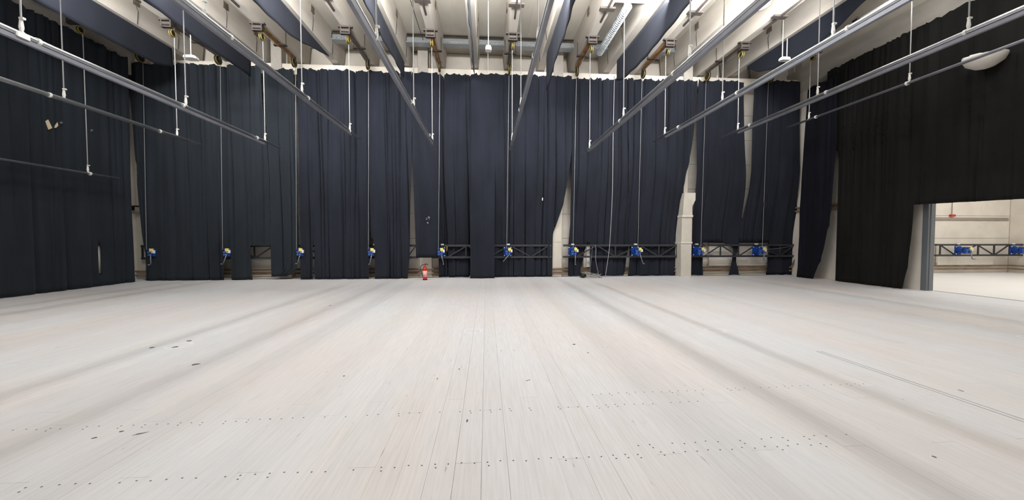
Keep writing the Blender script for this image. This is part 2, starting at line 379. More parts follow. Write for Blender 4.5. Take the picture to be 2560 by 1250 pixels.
def curtain(label, rows, m, plane='Y', fn=yfront, seed=1, holes=(), group=None, step=.02, amp=1., dip=.13, dlen=.36, off=0.):
    """rows: (v, uL, uR), v None = hung edge; holes: lists of rows cut out.  plane 'Y': fn(z)=Y ; plane 'X': fn(z)=X"""
    def conv(rows):
        L = []
        for (v, a, b) in rows:
            pr = []; zz = 0
            for u in (a, b):
                vv = vtop(u) if v is None else v
                q = fn(4)
                for _ in range(5): p = atY(u, vv, q) if plane == 'Y' else atX(u, vv, q); q = fn(p.z)
                pr.append(p.x if plane == 'Y' else p.y); zz += p.z/2
            L.append((zz, min(pr), max(pr)))
        return L
    def at(L, z):
        if z >= L[0][0]: return L[0][1], L[0][2]
        for p, q in zip(L, L[1:]):
            if z >= q[0]: t = (z-p[0])/(q[0]-p[0]); return lerp(p[1], q[1], t), lerp(p[2], q[2], t)
        return L[-1][1], L[-1][2]
    O = conv(rows); HL = [conv(h) for h in holes]
    zk = sorted({round(q[0], 3) for q in O} | {round(max(q[0], .02), 3) for h in HL for q in h if q[0] < O[0][0] and q[0] > O[-1][0]}, reverse=True)
    ZZ = []
    for p, q in zip(zk, zk[1:]):
        n = max(1, int((p-q)/.2+.5)); ZZ += [lerp(p, q, k/n) for k in range(n)]
    ZZ.append(zk[-1])
    s0 = min(q[1] for q in O); s1 = max(q[2] for q in O)
    F = folds(seed, s0-.2, s1+.2, amp)
    rr = random.Random(seed+50); dl = [s0-.3]
    while dl[-1] < s1+.5: dl.append(dl[-1]+dlen*rr.choice([.5, .8, 1, 1.25, 1.7]))
    dd = [rr.uniform(.35, 1.) for _ in dl]
    def dipf(s):
        for i_ in range(len(dl)-1):
            if dl[i_] <= s < dl[i_+1]:
                t = (s-dl[i_])/(dl[i_+1]-dl[i_]); return dip*dd[i_]*abs(math.sin(math.pi*t))**.6
        return 0
    mb = MB(); nu = max(2, int((s1-s0)/step)); ztop = ZZ[0]; inside = []
    for z0 in ZZ:
        a, b = at(O, z0)
        for k in range(nu+1):
            s = lerp(a, b, k/nu); z = z0; so = s
            for h in HL:
                if h[-1][0]-.001 <= z0 <= h[0][0]-.004:
                    ha, hb = at(h, z0)
                    if ha < s < hb: s = ha if s-ha < hb-s else hb
            z -= dipf(s)*max(0, 1-(ztop-z)/1.2)
            if z < .02: z = .012+.006*math.sin(s*9)
            d = F(s, z)+off-.05
            if plane == 'Y': mb.v.append(Vector((s, fn(z)+d, z)))
            else:
                X = fn(z); mb.v.append(Vector((X+(d if X > 0 else -d), s, z)))
            inside.append((so, z0))
    for ri in range(len(ZZ)-1):
        for k in range(nu):
            q = ri*(nu+1)+k; sc_ = (inside[q][0]+inside[q+nu+2][0])/2; zc = (ZZ[ri]+ZZ[ri+1])/2; cut = False
            for h in HL:
                if h[-1][0] < zc < h[0][0]:
                    ha, hb = at(h, zc)
                    if ha < sc_ < hb: cut = True
            if not cut: mb.f.append((q, q+1, q+nu+2, q+nu+1))
    o = mb.build('curtain', m, None, True); tag(o, label, 'curtain', group)
    sm = o.modifiers.new('thickness', 'SOLIDIFY'); sm.thickness = .012; sm.offset = 0
    return o
G1 = 'tall black stage curtains'
curtain('slate-black curtain from the left corner to the low truss opening',
        [(None, 313, 653), (250, 327, 657), (365, 336, 668), (440, 345, 674), (560, 355, 676), (614, 362, 677), (700, 368, 680)], M_left, seed=1, group=G1,
        holes=([(614, 627, 690), (646, 628, 690), (705, 634, 690)], [(646, 561, 577), (705, 562, 577)]))
curtain('narrow dark curtain with a kicked-up hem beside the low truss opening',
        [(None, 655, 732), (250, 658, 738), (365, 669, 742), (440, 675, 745), (614, 678, 745), (640, 678, 744), (672, 679, 742), (691, 680, 716)], M_left, seed=2, group=G1, off=.05)
curtain('wide dark curtain left of centre with a slit round a blue winch',
        [(None, 743, 1029), (300, 747, 1031), (440, 749, 1028), (610, 752, 1023.5), (646, 752, 1023), (698, 752, 1020)], M_blue, seed=3, group=G1,
        holes=([(610, 783.5, 786.5), (705, 784.5, 788)], [(588, 924, 926), (610, 923, 936), (646, 924, 938), (705, 924, 938)]))
curtain('short dark curtain ending above the red fire extinguisher',
        [(None, 1030, 1095), (400, 1032, 1096), (560, 1038, 1097), (644, 1041, 1098)], M_blue, seed=4, group=G1, off=-.03, amp=.6)
curtain('dark pleated curtain hanging behind the truss right of the fire extinguisher',
        [(None, 1094, 1180), (600, 1097, 1180), (696, 1098, 1180)], M_blue, fn=yback, seed=5, group=G1, amp=1.3)
curtain('smooth dark cloth panel hanging in front of the truss at the centre',
        [(None, 1178, 1238), (300, 1178, 1238), (697, 1176, 1236)], M_blue, seed=6, amp=.35, group=G1, off=-.12)
curtain('dark curtain right of centre whose free edge sweeps left off the white column',
        [(None, 1236, 1427), (376, 1236, 1427), (440, 1236, 1419), (511, 1236, 1407), (560, 1236, 1390), (587, 1236, 1381), (697, 1236, 1379)], M_blue, fn=yback, seed=17, group=G1, amp=1.1, off=-.1)
curtain('dark curtain behind loose cables, its hem parted by a white board',
        [(None, 1428, 1570), (376, 1428, 1570), (440, 1427, 1570), (560, 1425, 1571), (611, 1421, 1571), (650, 1421, 1565), (696, 1420, 1560)], M_blue, fn=yback, seed=8, group=G1, off=.02,
        holes=([(611, 1465, 1475), (645, 1459, 1475), (678, 1451, 1476), (690, 1461, 1476), (705, 1464, 1476)],))
curtain('dark curtain whose right edge sweeps left off the boxed white duct',
        [(None, 1569, 1743), (246, 1569, 1741), (338, 1569, 1733), (369, 1570, 1727), (440, 1570, 1713), (467, 1571, 1708), (535, 1571, 1703), (611, 1572, 1695), (645, 1573, 1693), (695, 1568, 1690)], M_blue, fn=yback, seed=9, group=G1)
curtain('dark curtain right of the boxed duct, cut short above the radiators with one bunched tail',
        [(None, 1745, 1858), (250, 1742, 1858), (340, 1739, 1860), (480, 1736, 1860), (606, 1729, 1853), (640, 1727, 1853), (692, 1724, 1853)], M_blue, fn=yback, seed=10, group=G1, amp=.8,
        holes=([(606, 1755, 1806), (613, 1755, 1815), (622, 1755, 1832), (640, 1755, 1830), (655, 1755, 1827), (686, 1756, 1820), (700, 1756, 1812)],
               [(606, 1848, 1900), (613, 1846, 1900), (622, 1843, 1900), (640, 1839, 1900), (655, 1838.5, 1900), (686, 1848, 1900), (700, 1849, 1900)]))
curtain('dark curtain at the right end of the back wall, slanting down to the left',
        [(None, 1883, 1998), (300, 1877, 1996), (480, 1867, 1990), (544, 1853, 1988), (560, 1847, 1988), (606, 1846, 1987), (642, 1846, 1985), (691, 1846, 1981)], M_blue, fn=yback, seed=11, group=G1, off=-.04, amp=.8,
        holes=([(606, 1800, 1923), (642, 1800, 1920), (678, 1800, 1912), (700, 1800, 1909)],))
# side walls
XCL = -14.38
def lt(u):
    T = [(-200, -110), (40, 0), (73, 20), (113, 31), (153, 58), (198, 79), (265, 115), (318, 140)]
    for (a, va), (b, vb) in zip(T, T[1:]):
        if u <= b: return lerp(va, vb, (u-a)/(b-a))
    return 140
def sidewall(label, us, top, bot, m, X, seed, holes=(), amp=1., dipa=.1, offs=0.):
    """cloth on a side wall: for u in us (left..right edge as rows), top(u), bot(u) give v"""
    mb = MB(); ya = atX(us[0], 500, X).y; yb = atX(us[1], 500, X).y; s0, s1 = min(ya, yb), max(ya, yb)
    F = folds(seed, s0, s1, amp); nu = int((s1-s0)/.04); nv = 46; r = random.Random(seed)
    dl = [s0]
    while dl[-1] < s1+1: dl.append(dl[-1]+r.uniform(.12, .5))
    dd = [r.uniform(.2, 1) for _ in dl]
    for j in range(nv+1):
        for k in range(nu+1):
            s = lerp(s0, s1, k/nu); zt, zb = top(s), bot(s)
            for i_ in range(len(dl)-1):
                if dl[i_] <= s < dl[i_+1]: zt -= dipa*dd[i_]*abs(math.sin(math.pi*(s-dl[i_])/(dl[i_+1]-dl[i_])))**.6; break
            z = lerp(zt, zb, (j/nv)); d = F(s, z)+offs
            mb.v.append(Vector((X+(d if X > 0 else -d), s, z)))
    for j in range(nv):
        for k in range(nu):
            q = j*(nu+1)+k; c = (mb.v[q]+mb.v[q+nu+2])/2
            if any((h[0] < c.y < h[1] and h[2] < c.z < h[3]) for h in holes): continue
            mb.f.append((q, q+1, q+nu+2, q+nu+1))
    o = mb.build('curtain', m, None, True); tag(o, label, 'curtain', G1)
    sm = o.modifiers.new('thickness', 'SOLIDIFY'); sm.thickness = .012; sm.offset = 0
    return o
hp = [atX(u, v, XCL) for u, v in ((116, 312), (140, 312), (246, 650), (250, 650))]
sidewall('slate-black curtain along the left wall with a small torn slit', (-260, 328), lambda s: 9.08+.0*s, lambda s: .015, M_left, XCL, 21,
         holes=((hp[2].y, hp[3].y+.08, atX(246, 685, XCL).z, atX(246, 613, XCL).z),))
# right wall: narrow panel, then the big one cut away over the opening
def onX(rows, m, seed, label, X, off=0., amp=1., dip=.1):
    return curtain(label, rows, m, plane='X', fn=lambda z: X, seed=seed, group=G1, step=.035, off=off, amp=amp, dip=dip)
onX([(205, 2019, 2092), (361, 2012, 2092), (480, 2007, 2082), (529, 2004, 2079), (588, 2003, 2068), (618, 2001, 2061), (672, 1996, 2046), (695, 1994, 2036)], M_rightb, 31,
    'narrow violet-black curtain on the right wall with its hem swept to the left', 14.3)
XCR = 14.55
def big_right():
    X = XCR; s1 = atX(2092, 500, X).y
    mb = MB(); s0 = 2.0; nu = int((s1-s0)/.04); nv = 60
    F = folds(33, s0, s1, .8); r = random.Random(5); dl = [s0]
    while dl[-1] < s1+1: dl.append(dl[-1]+r.uniform(.1, .35))
    dd = [r.uniform(.2, 1) for _ in dl]
    yh = atX(2282, 560, X).y; zh = atX(2282, 512, X).z; zh2 = atX(2560, 497, X).z; yh2 = atX(2560, 497, X).y
    zr = [lerp(8.93, zh, j/40) for j in range(41)]+[lerp(zh, .015, j/20) for j in range(1, 21)]
    for j, zb in enumerate(zr):
        for k in range(nu+1):
            s = lerp(s0, s1+min(.55, max(0, (zb-5.3)*.5)), k/nu); z = zb
            if j < 10:
                for i_ in range(len(dl)-1):
                    if dl[i_] <= s < dl[i_+1]: z -= .07*dd[i_]*abs(math.sin(math.pi*(s-dl[i_])/(dl[i_+1]-dl[i_])))*(1-j/10); break
            if j <= 40 and s < yh: z = lerp(8.93, lerp(zh, zh2, (yh-s)/(yh-yh2)) if s > yh2-1 else zh2-.05, j/40) if j > 10 else z
            if j > 40:
                sl = (j-40)/20; yy = lerp(yh, yh+.28, sl**2)
                if s < yy+.3 and s >= yh-.02: s = max(s, yy)
            mb.v.append(Vector((X+F(s, z), s, z)))
    for j in range(len(zr)-1):
        for k in range(nu):
            q = j*(nu+1)+k
            if j >= 40 and lerp(s0, s1, k/nu) < yh-.02: continue
            mb.f.append((q, q+1, q+nu+2, q+nu+1))
    o = mb.build('curtain', M_right, None, True); tag(o, 'huge warm-black curtain on the right wall, cut away above the bright opening', 'curtain', G1)
    sm = o.modifiers.new('thickness', 'SOLIDIFY'); sm.thickness = .012; sm.offset = 0
big_right()

# ------------------------------------------------------------------ black borders hanging under the ribs
def border(X, ptsTop, ptsBot, label):
    """sheet in the plane X=const; (Y,z) polylines from the far end towards the camera"""
    mb = MB(); n = 90
    def at(P_, y):
        P_ = sorted(P_)
        if y <= P_[0][0]: return P_[0][1]
        for (a, za), (b, zb) in zip(P_, P_[1:]):
            if y <= b: t = (y-a)/(b-a); t = t*t*(3-2*t)*.4+t*.6; return lerp(za, zb, t)
        return P_[-1][1]
    y1 = max(p[0] for p in ptsTop); y0 = min(p[0] for p in ptsTop)
    for j in range(9):
        for k in range(n+1):
            y = lerp(y0, y1, k/n); z = lerp(at(ptsTop, y), at(ptsBot, y), j/8)
            mb.v.append(Vector((X+.02*math.sin(y*2.1+X)*(j/8)+.012*math.sin(y*7+X*3)*(j/8), y, z)))
    for j in range(8):
        for k in range(n):
            q = j*(n+1)+k; mb.f.append((q, q+1, q+n+2, q+n+1))
    o = mb.build('border_cloth', M_drape, None, True); tag(o, label, 'stage drape', 'black borders under the ceiling ribs')
    sm = o.modifiers.new('thickness', 'SOLIDIFY'); sm.thickness = .012; sm.offset = 0
zt = ZR+.03
border(X0+1.5, [(15.6, zt), (4, zt)], [(15.6, 8.62), (14.9, 8.42), (13, 8.38), (4, 8.4)], 'black border cloth under the ceiling nearest the left wall')
border(X0+4.5, [(15.62, zt), (11.5, zt), (3.0, zt)], [(15.62, 8.35), (14, 8.32), (11.5, 8.4), (3, 8.4)], 'second black border cloth from the left wall, crossed by a steel batten')
border(X0+7.5, [(15.7, zt), (3.0, zt)], [(15.7, 9.3), (14.4, 9.0), (13.54, 8.72), (12.7, 8.52), (10.8, 8.46), (3, 8.46)], 'black border cloth left of centre with its far end gathered up')
border(X0+10.5, [(16.1, 9.7), (15.9, zt), (3.0, zt)], [(16.1, 8.72), (15, 8.62), (13.3, 8.6), (10.8, 8.58), (3, 8.58)], 'black border cloth just left of the middle of the ceiling')
border(X0+13.5, [(16.0, zt), (3.0, zt)], [(16.0, 8.75), (12, 8.6), (3, 8.6)], 'black border cloth seen edge-on at the middle of the ceiling')
border(X0+16.5, [(15.0, 9.2), (14.8, zt), (3.0, zt)], [(15.0, 7.9), (13.66, 8.0), (11.9, 8.24), (10.1, 8.38), (3, 8.4)], 'narrow-looking black border cloth just right of the middle')
border(X0+19.5, [(15.06, 9.25), (12.15, 9.15), (10.8, 9.05), (3.0, 9.05)], [(15.06, 8.4), (14.37, 8.14), (11.9, 8.0), (9.5, 8.16), (3, 8.2)], 'broad black border cloth beside the corrugated duct')
border(X0+25.5, [(15.4, zt+.02), (13.77, zt+.03), (3.0, zt)], [(15.4, 9.25), (14.6, 8.75), (13.7, 8.5), (12.2, 8.42), (11.18, 8.68), (10.5, 9.0), (9.4, 9.2), (3, 9.3)], 'slack black border cloth sagging near the right wall')

# ------------------------------------------------------------------ truss along the back wall
YT = 16.62
zt1 = atY(1430, 613.5, YT).z; zb1 = atY(1430, 642, YT).z
def truss(u0, u1, T, B, V, label, x0=None, x1=None, dark=True):
    xa = atY(u0, 627, YT).x if x0 is None else x0; xb = atY(u1, 627, YT).x if x1 is None else x1
    r = empty('lattice_truss', ((xa+xb)/2, YT, zb1), label, 'truss', 'lattice trusses along the back wall')
    for z in (zt1, zb1): MB().box((xa, YT-.04, z-.045), (xb, YT+.04, z+.045)).build('chord', M_truss, r)
    nodes = sorted([(atY(u, 613, YT).x, zt1) for u in T]+[(atY(u, 642, YT).x, zb1) for u in B])
    for a, b in zip(nodes, nodes[1:]):
        if a[1] != b[1]:
            d = Vector((b[0]-a[0], 0, b[1]-a[1])); nx = Vector((-d.z, 0, d.x)).normalized()*.024; A = Vector((a[0], YT, a[1])); Bv = Vector((b[0], YT, b[1])); e = Vector((0, .022, 0))
            MB().add([A-nx-e, A+nx-e, A+nx+e, A-nx+e, Bv-nx-e, Bv+nx-e, Bv+nx+e, Bv-nx+e], [(0, 1, 2, 3), (7, 6, 5, 4), (0, 4, 5, 1), (1, 5, 6, 2), (2, 6, 7, 3), (3, 7, 4, 0)]).build('diagonal', M_truss, r)
    for u in V:
        x = atY(u, 627, YT).x; MB().box((x-.025, YT-.025, zb1), (x+.025, YT+.025, zt1)).build('upright', M_truss, r)
    return r
truss(354, 690, [380, 480, 582, 684], [430, 532, 638], [356, 430, 532, 636, 688], 'dark lattice truss behind the left curtains, seen in the low opening')
truss(709, 1044, [760, 862, 970, 1040], [812, 916, 1018], [812, 916, 1018, 1042], 'dark lattice truss left of the fire extinguisher, mostly behind curtain')
truss(1080, 1379, [1168, 1275, 1372], [1118, 1222, 1328], [1165, 1326, 1376], 'dark lattice truss in front of the pleated curtain right of the fire extinguisher')
truss(1408, 1695, [1492, 1600, 1690], [1440, 1538, 1647], [1538, 1647, 1692], 'dark lattice truss between the two white columns behind loose cables')
truss(1728, 1990, [1802, 1890, 1986], [1760, 1846, 1949], [1801, 1846, 1889, 1949, 1988], 'dark lattice truss in front of the white radiators')
truss(2338, 2556, [2350, 2443, 2523], [2388, 2485, 2550], [2350, 2390, 2445, 2485, 2524], 'dark lattice truss in the side room beyond the opening')

# ------------------------------------------------------------------ hand winches
WU = [(374, 630), (563.8, 631), (746.9, 629), (928.5, 629), (1105.3, 628), (1271.5, 628), (1435, 627), (1596, 627), (1752, 627), (1905.4, 627)]
WLAB = ['blue winch beside the gap in the left corner', 'blue winch on the first curtain left of the low truss opening', 'half-hidden blue winch right of the low truss opening',
        'blue winch in the slit of the wide curtain left of centre', 'blue winch just right of the red fire extinguisher', 'blue winch at the centre with its crank pointing down left',
        'blue winch right of the white column by the loose cables', 'blue winch left of the boxed duct with a long crank', 'blue winch right of the boxed duct beside the radiator',
        'blue winch at the right end of the back wall', 'blue winch on the truss in the side room', 'blue winch at the far right edge in the side room']
WCR = [(.02, -.38), (-.12, -.36), (-.1, -.36), (-.08, -.4), (.1, -.42), (-.26, -.3), (-.02, -.46), (.14, -.44), (.42, -.06), (-.02, -.32), (.06, -.3), (.02, -.3)]
zw = (zt1+zb1)/2
def winch(x, i, cable_to=None):
    r = empty('hand_winch', (x, YT, zw-.24), WLAB[i], 'winch', 'blue hand winches on the truss')
    MB().box((x-.19, YT-.10, zw-.22), (x+.15, YT-.045, zw+.2)).build('mounting_plate', M_winch, r)
    m = MB(); m.cyl((x-.03, YT-.10, zw), (x-.03, YT-.34, zw), .145, 18); m.cyl((x-.03, YT-.16, zw), (x-.03, YT-.19, zw), .17, 18); m.cyl((x-.03, YT-.31, zw), (x-.03, YT-.34, zw), .165, 18); m.build('drum', M_winch, r)
    m = MB(); yf = YT-.52; m.bbox((x-.15, yf+.04, zw-.17), (x+.12, YT-.34, zw+.16), .03); m.cyl((x+.03, yf+.04, zw-.08), (x+.03, yf, zw-.08), .075, 12); m.box((x-.13, yf-.05, zw+.10), (x-.06, yf+.1, zw+.15)); m.build('gearbox', M_winch, r)
    m = MB(); m.bbox((x-.14, yf+.03, zw-.02), (x-.02, yf+.041, zw+.05), .003); m.cyl((x-.09, yf+.03, zw-.1), (x-.09, yf+.045, zw-.1), .035, 10); m.build('rating_plate', M_winch2, r)
    m = MB(); m.bbox((x-.02, yf-.02, zw+.04), (x+.11, yf+.04, zw+.17), .01); m.build('yellow_cover', M_yel, r)
    m = MB(); m.bbox((x+.10, yf-.01, zw-.03), (x+.17, yf+.05, zw+.10), .008); m.bbox((x+.03, yf+.0, zw-.03), (x+.07, yf+.04, zw+.02), .004); m.build('white_tag', M_white, r)
    m = MB()
    for dx in (-.17, .13):
        for dz in (-.19, .17): m.cyl((x+dx, YT-.10, zw+dz), (x+dx, YT-.125, zw+dz), .022, 6)
    m.build('bolt', M_white, r, kind='stuff')
    cx, cz = WCR[i]; m = MB(); a = (x+.03, yf-.01, zw-.12); b = (x+.03+cx, yf-.03, zw-.12+cz)
    m.cyl((x+.03, yf+.02, zw-.1), (x+.03, yf-.05, zw-.1), .03, 8); m.tube([a, b], .02, 8); m.cyl(b, (b[0]-.0, b[1]-.13, b[2]), .022, 8)
    m.build('crank', M_chan, r, True)
    MB().cbox((x+.02, YT-.03, zt1+.05), (.13, .09, .06)).build('cable_guide', M_white, r)
    if cable_to is not None:
        MB().tube([(x-.09, YT-.56, zw+.12), cable_to], .0105, 6).build('cable', M_cable, r)
        if i == 9: MB().cyl((x-.05, YT-.57, zw+2.05), (x-.048, YT-.57, zw+2.3), .035, 8).build('splice', M_dark, r)
def pixX(i): return X0+3*i
YP, ZP = 15.92, 7.34+H
for i in range(10):
    winch(pixX(i), i, (pixX(i)+.02, YP+.12, ZP-.02))
winch(atY(2404, 627, YT-.2).x, 10); winch(atY(2543, 627, YT-.2).x, 11)

# ------------------------------------------------------------------ cable channels with pulleys under the ribs
rust = {4, 6, 7, 2}
PL = ['against the left wall', 'second from the left wall', 'third from the left wall', 'left of centre, beside the galvanised tray', 'with rust, left of the middle', 'at the middle of the ceiling',
      'with rust, left of the corrugated duct', 'with rust, right of the corrugated duct', 'near the hanging box lamp at the right', 'nearest the right wall']
def sheave(m, x, y, z, r, wd=.05):
    m.cyl((x-wd/2, y, z), (x+wd/2, y, z), r, 22)
def chn(i):
    x = pixX(i); r = empty('cable_channel', (x, 14.8, ZR-.12), 'steel cable channel under a ceiling rib, '+PL[i], 'pulley rail', 'pulley rails under the ribs')
    mm = M_rust if i in rust else M_grey
    m = MB(); z1 = ZR-.003; y0, y1 = 13.62, 15.86
    m.box((x-.075, y0, z1-.015), (x+.075, y1, z1)); m.box((x-.075, y0, z1-.07), (x-.06, y1, z1-.015)); m.box((x+.06, y0, z1-.07), (x+.075, y1, z1-.015)); m.box((x-.055, y0, z1-.06), (x+.055, y1, z1-.045)); m.build('channel', mm, r)
    m = MB(); m.box((x-.25, 13.50, ZR-.055), (x+.25, 13.62, ZR-.005)); m.box((x-.17, 13.50, ZR-.26), (x-.13, 13.62, ZR-.05)); m.box((x+.13, 13.50, ZR-.26), (x+.17, 13.62, ZR-.05)); m.box((x-.17, 13.50, ZR-.29), (x+.17, 13.62, ZR-.255))
    m.cyl((x-.13, 13.56, ZR-.15), (x+.13, 13.56, ZR-.15), .07, 12)
    m.build('bracket', M_dark, r)
    m = MB(); m.box((x-.24, 14.92, ZR-.07), (x+.24, 15.02, ZR-.02)); m.cyl((x-.21, 14.97, ZR-.05), (x-.21, 14.97, ZR+.5), .012, 5); m.cyl((x+.21, 14.97, ZR-.05), (x+.21, 14.97, ZR+.5), .012, 5); m.build('clamp', M_dark, r)
    m = MB(); m.box((x-.25, 11.80, ZR-.07), (x+.25, 11.98, ZR-.01)); m.box((x-.028, 10.6, ZR-.08), (x+.028, 12.6, ZR-.02)); m.build('hanger_plate', M_dark, r)
    for (y, z, rr) in ((YP, ZP, .19), (13.75, ZR-.38, .11)):
        m = MB(); sheave(m, x+.02, y, z, rr, .06); s_ = m.build('pulley', M_blk, r)
        m = MB()
        k = 22
        for sx in (-.032, .032):
            pts = [(x+.02+sx, y+math.cos(2*math.pi*t/k)*rr*.93, z+math.sin(2*math.pi*t/k)*rr*.93) for t in range(k+1)]
            m.tube(pts, .016, 5)
        m.build('rim', M_pyel, s_)
    m = MB(); m.box((x-.05, YP-.05, ZP), (x-.03, YP+.05, ZR-.02)); m.box((x+.07, YP-.05, ZP), (x+.09, YP+.05, ZR-.02)); m.build('pulley_bracket', M_dark, r)
    MB().tube([(x+.02, 13.8, ZR-.27), (x+.02, 15.8, ZP+.18)], .008, 5).build('cable', M_cable, r)
for i in range(10): chn(i)

# ------------------------------------------------------------------ lighting battens
ends = [(298, 448), (500, 363), (700, 372), (900, 350), (1090, 372), (1275, 375), (1455, 388), (1635, 355), (1805, 345), (1970, 320)]
BL = ['low dull batten pipe in front of the left curtain', 'bright batten pipe low on the left, second from the left wall', 'bright double batten pipe crossing the upper left corner of the view',
      'long batten pipe below the second black border on the left', 'steep batten pipe pointing at the curtain above the fire extinguisher', 'steep batten pipe just right of centre',
      'long dull batten pipe right of centre', 'batten pipe passing under the sagging black border', 'bright batten pipe crossing in front of the right-hand columns', 'dull batten pipe nearest the right wall']
for i in range(10):
    X = pixX(i); e = atX(*ends[i], X); z = e.z-.02; ye = e.y; y0 = 1.0
    r = empty('batten_pipe', (X, 7.5, z), BL[i], 'batten', 'lighting battens')
    mt = M_chan if i in (0, 9) else M_pipe
    MB().cyl((X, y0, z+.05), (X, ye, z+.05), {0: .036, 9: .042, 1: .056}.get(i, .048), 12).build('tube', mt, r, True)
    if i not in (0, 9, 1):
        m = MB(); ye2 = ye-1.0
        m.box((X-.036, y0, z-.085), (X+.036, ye2, z-.073)); m.box((X-.036, y0, z-.073), (X-.028, ye2, z-.01)); m.box((X+.028, y0, z-.073), (X+.036, ye2, z-.01)); m.cyl((X, y0, z-.02), (X, ye2, z-.02), .022, 8); m.build('cable_track', M_chan, r)
    m = MB()
    for k in range(3):
        y = ye-1.05-k*3.1-(i*1.7 % 1); m.cyl((X, y, z+.05), (X, y+.05, z+.05), .062, 12)
    m.build('collar', M_white, r, kind='stuff')
    for q, y in enumerate((13.85, 10.38, 6.95, 3.5)):
        top = ZR-.40 if q == 0 else ZR
        MB().cyl((X, y, z+.08), (X, y, top), .014, 6).build('rope', M_rope, r)
        m = MB(); m.cyl((X, y, z+.09), (X, y, z+.17), .02, 8, .034); m.cyl((X, y, z+.17), (X, y, z+.30), .034, 8, .022); m.cbox((X+.02, y, z+.325), (.07, .045, .035)); m.cyl((X-.04, y, z+.07), (X+.04, y, z+.07), .025, 8)
        m.build('shackle', M_white, r)

# ------------------------------------------------------------------ duct, tray, fixtures
m = MB(); yt = 15.55; zt_ = atY(1130, 90, yt).z; zb_ = atY(1130, 109, yt).z; xa = atY(818, 90, yt).x; xb = atY(1795, 130, yt).x
tr = empty('cable_tray', ((xa+xb)/2, yt, zb_), 'long galvanised cable tray running through the ribs above the back wall', 'cable tray')
MB().box((xa, yt+.03, zb_), (xb, yt+.36, zb_+.015)).build('tray_base', M_duct, tr)
MB().box((xa, yt, zb_+.0), (xb, yt+.03, zb_+.20)).build('tray_side', M_duct, tr)
m = MB(); m.box((xa, yt-.02, zt_-.0), (xb, yt+.03, zt_+.03)); m.build('top_edge', M_dark, tr)
m = MB(); x = xa+.05; rr = random.Random(4)
while x < xb-.2:
    m.cyl((x, yt-.03, zb_+.06+rr.uniform(-.015, .015)), (x+.13, yt-.03, zb_+.06+rr.uniform(-.015, .015)), .025, 6); x += .19
m.build('cable_bundle', M_rope, tr, kind='stuff')
# flexible duct
fx, fz = 4.74, 9.42
m = MB(); prof = []; n = 22; y = 12.0
pts = []
k = 0
while y < 15.1:
    pts.append((y, .145 if k % 4 in (1, 2) else .105)); y += .025; k += 1
for i_, (y, r) in enumerate(pts):
    for j in range(n): m.v.append(Vector((fx+r*math.cos(2*math.pi*j/n), y, fz+.12+r*math.sin(2*math.pi*j/n))))
for i_ in range(len(pts)-1):
    for j in range(n): m.f.append((i_*n+j, i_*n+(j+1) % n, (i_+1)*n+(j+1) % n, (i_+1)*n+j))
m.f.append(tuple(range(n))); m.f.append(tuple((len(pts)-1)*n+j for j in range(n)))
tag(m.build('flexible_duct', M_duct, None), 'corrugated silver ventilation duct under the ceiling right of centre', 'duct')
rv = empty('ventilation_unit', (4.9, 11.2, 9.58), 'white ventilation unit at the top edge above the corrugated duct', 'ventilation unit')
m = MB(); m.bbox((4.22, 10.4, 9.6), (5.38, 11.95, 9.95), .03); m.build('casing', M_white, rv)
MB().box((4.35, 10.55, 9.575), (5.25, 11.8, 9.6)).build('bottom_panel', M_beige, rv)

def boxlamp(x, y, z, wx, wy, hz, rods, label):
    r = empty('pendant_lamp', (x, y, z), label, 'lamp', 'small unlit pendant lamps')
    m = MB(); a, b = wx/2, wy/2
    P2 = [(-a, -b*.5), (-a*.7, -b), (a*.7, -b), (a, -b*.5), (a, b*.5), (a*.7, b), (-a*.7, b), (-a, b*.5)]
    m.add([(x+p[0], y+p[1], z) for p in P2]+[(x+p[0], y+p[1], z+hz*.6) for p in P2]+[(x+p[0]*.8, y+p[1]*.8, z+hz) for p in P2],
          [tuple(range(7, -1, -1)), tuple(range(16, 24))]+[(k+8*q, (k+1) % 8+8*q, (k+1) % 8+8*q+8, k+8*q+8) for q in (0, 1) for k in range(8)])
    m.build('housing', M_white, r)
    for dx in rods: MB().cyl((x+dx, y, z+hz), (x+dx, y, ZS), .016, 6).build('rod', M_white, r)
q = atY(478, 148, 13.6); boxlamp(q.x, q.y, q.z, .42, .3, .1, (0,), 'flat white pendant lamp in front of the ceiling ledge at the left')
q = atY(1221, 127, 13.3); boxlamp(q.x, q.y, q.z, .22, .22, .16, (0,), 'small cubic white pendant lamp near the middle of the ceiling')
q = atY(1962, 152, 13.2); boxlamp(q.x, q.y, q.z, .42, .2, .12, (-.1, .08), 'white box lamp on two rods in front of the sagging black border')
# lit high-bay lamp at the top edge
hb = empty('high_bay_lamp', (9.35, 11.95, 9.72), 'bright round ceiling lamp at the top edge on the right', 'lamp')
m = MB().lathe((9.35, 11.95, 9.72), [(.30, 0), (.31, .04), (.2, .2), (.08, .3), (.05, .58)], 24); m.build('reflector', M_white, hb, True)
me_ = bpy.data.materials.new('lamp_glow'); me_.use_nodes = True; e_ = me_.node_tree.nodes['Principled BSDF']; e_.inputs['Emission Color'].default_value = (1, .98, .94, 1); e_.inputs['Emission Strength'].default_value = 4
MB().lathe((9.35, 11.95, 9.70), [(.1, 0), (.28, .015), (.28, .03)], 24).build('diffuser', me_, hb, True)
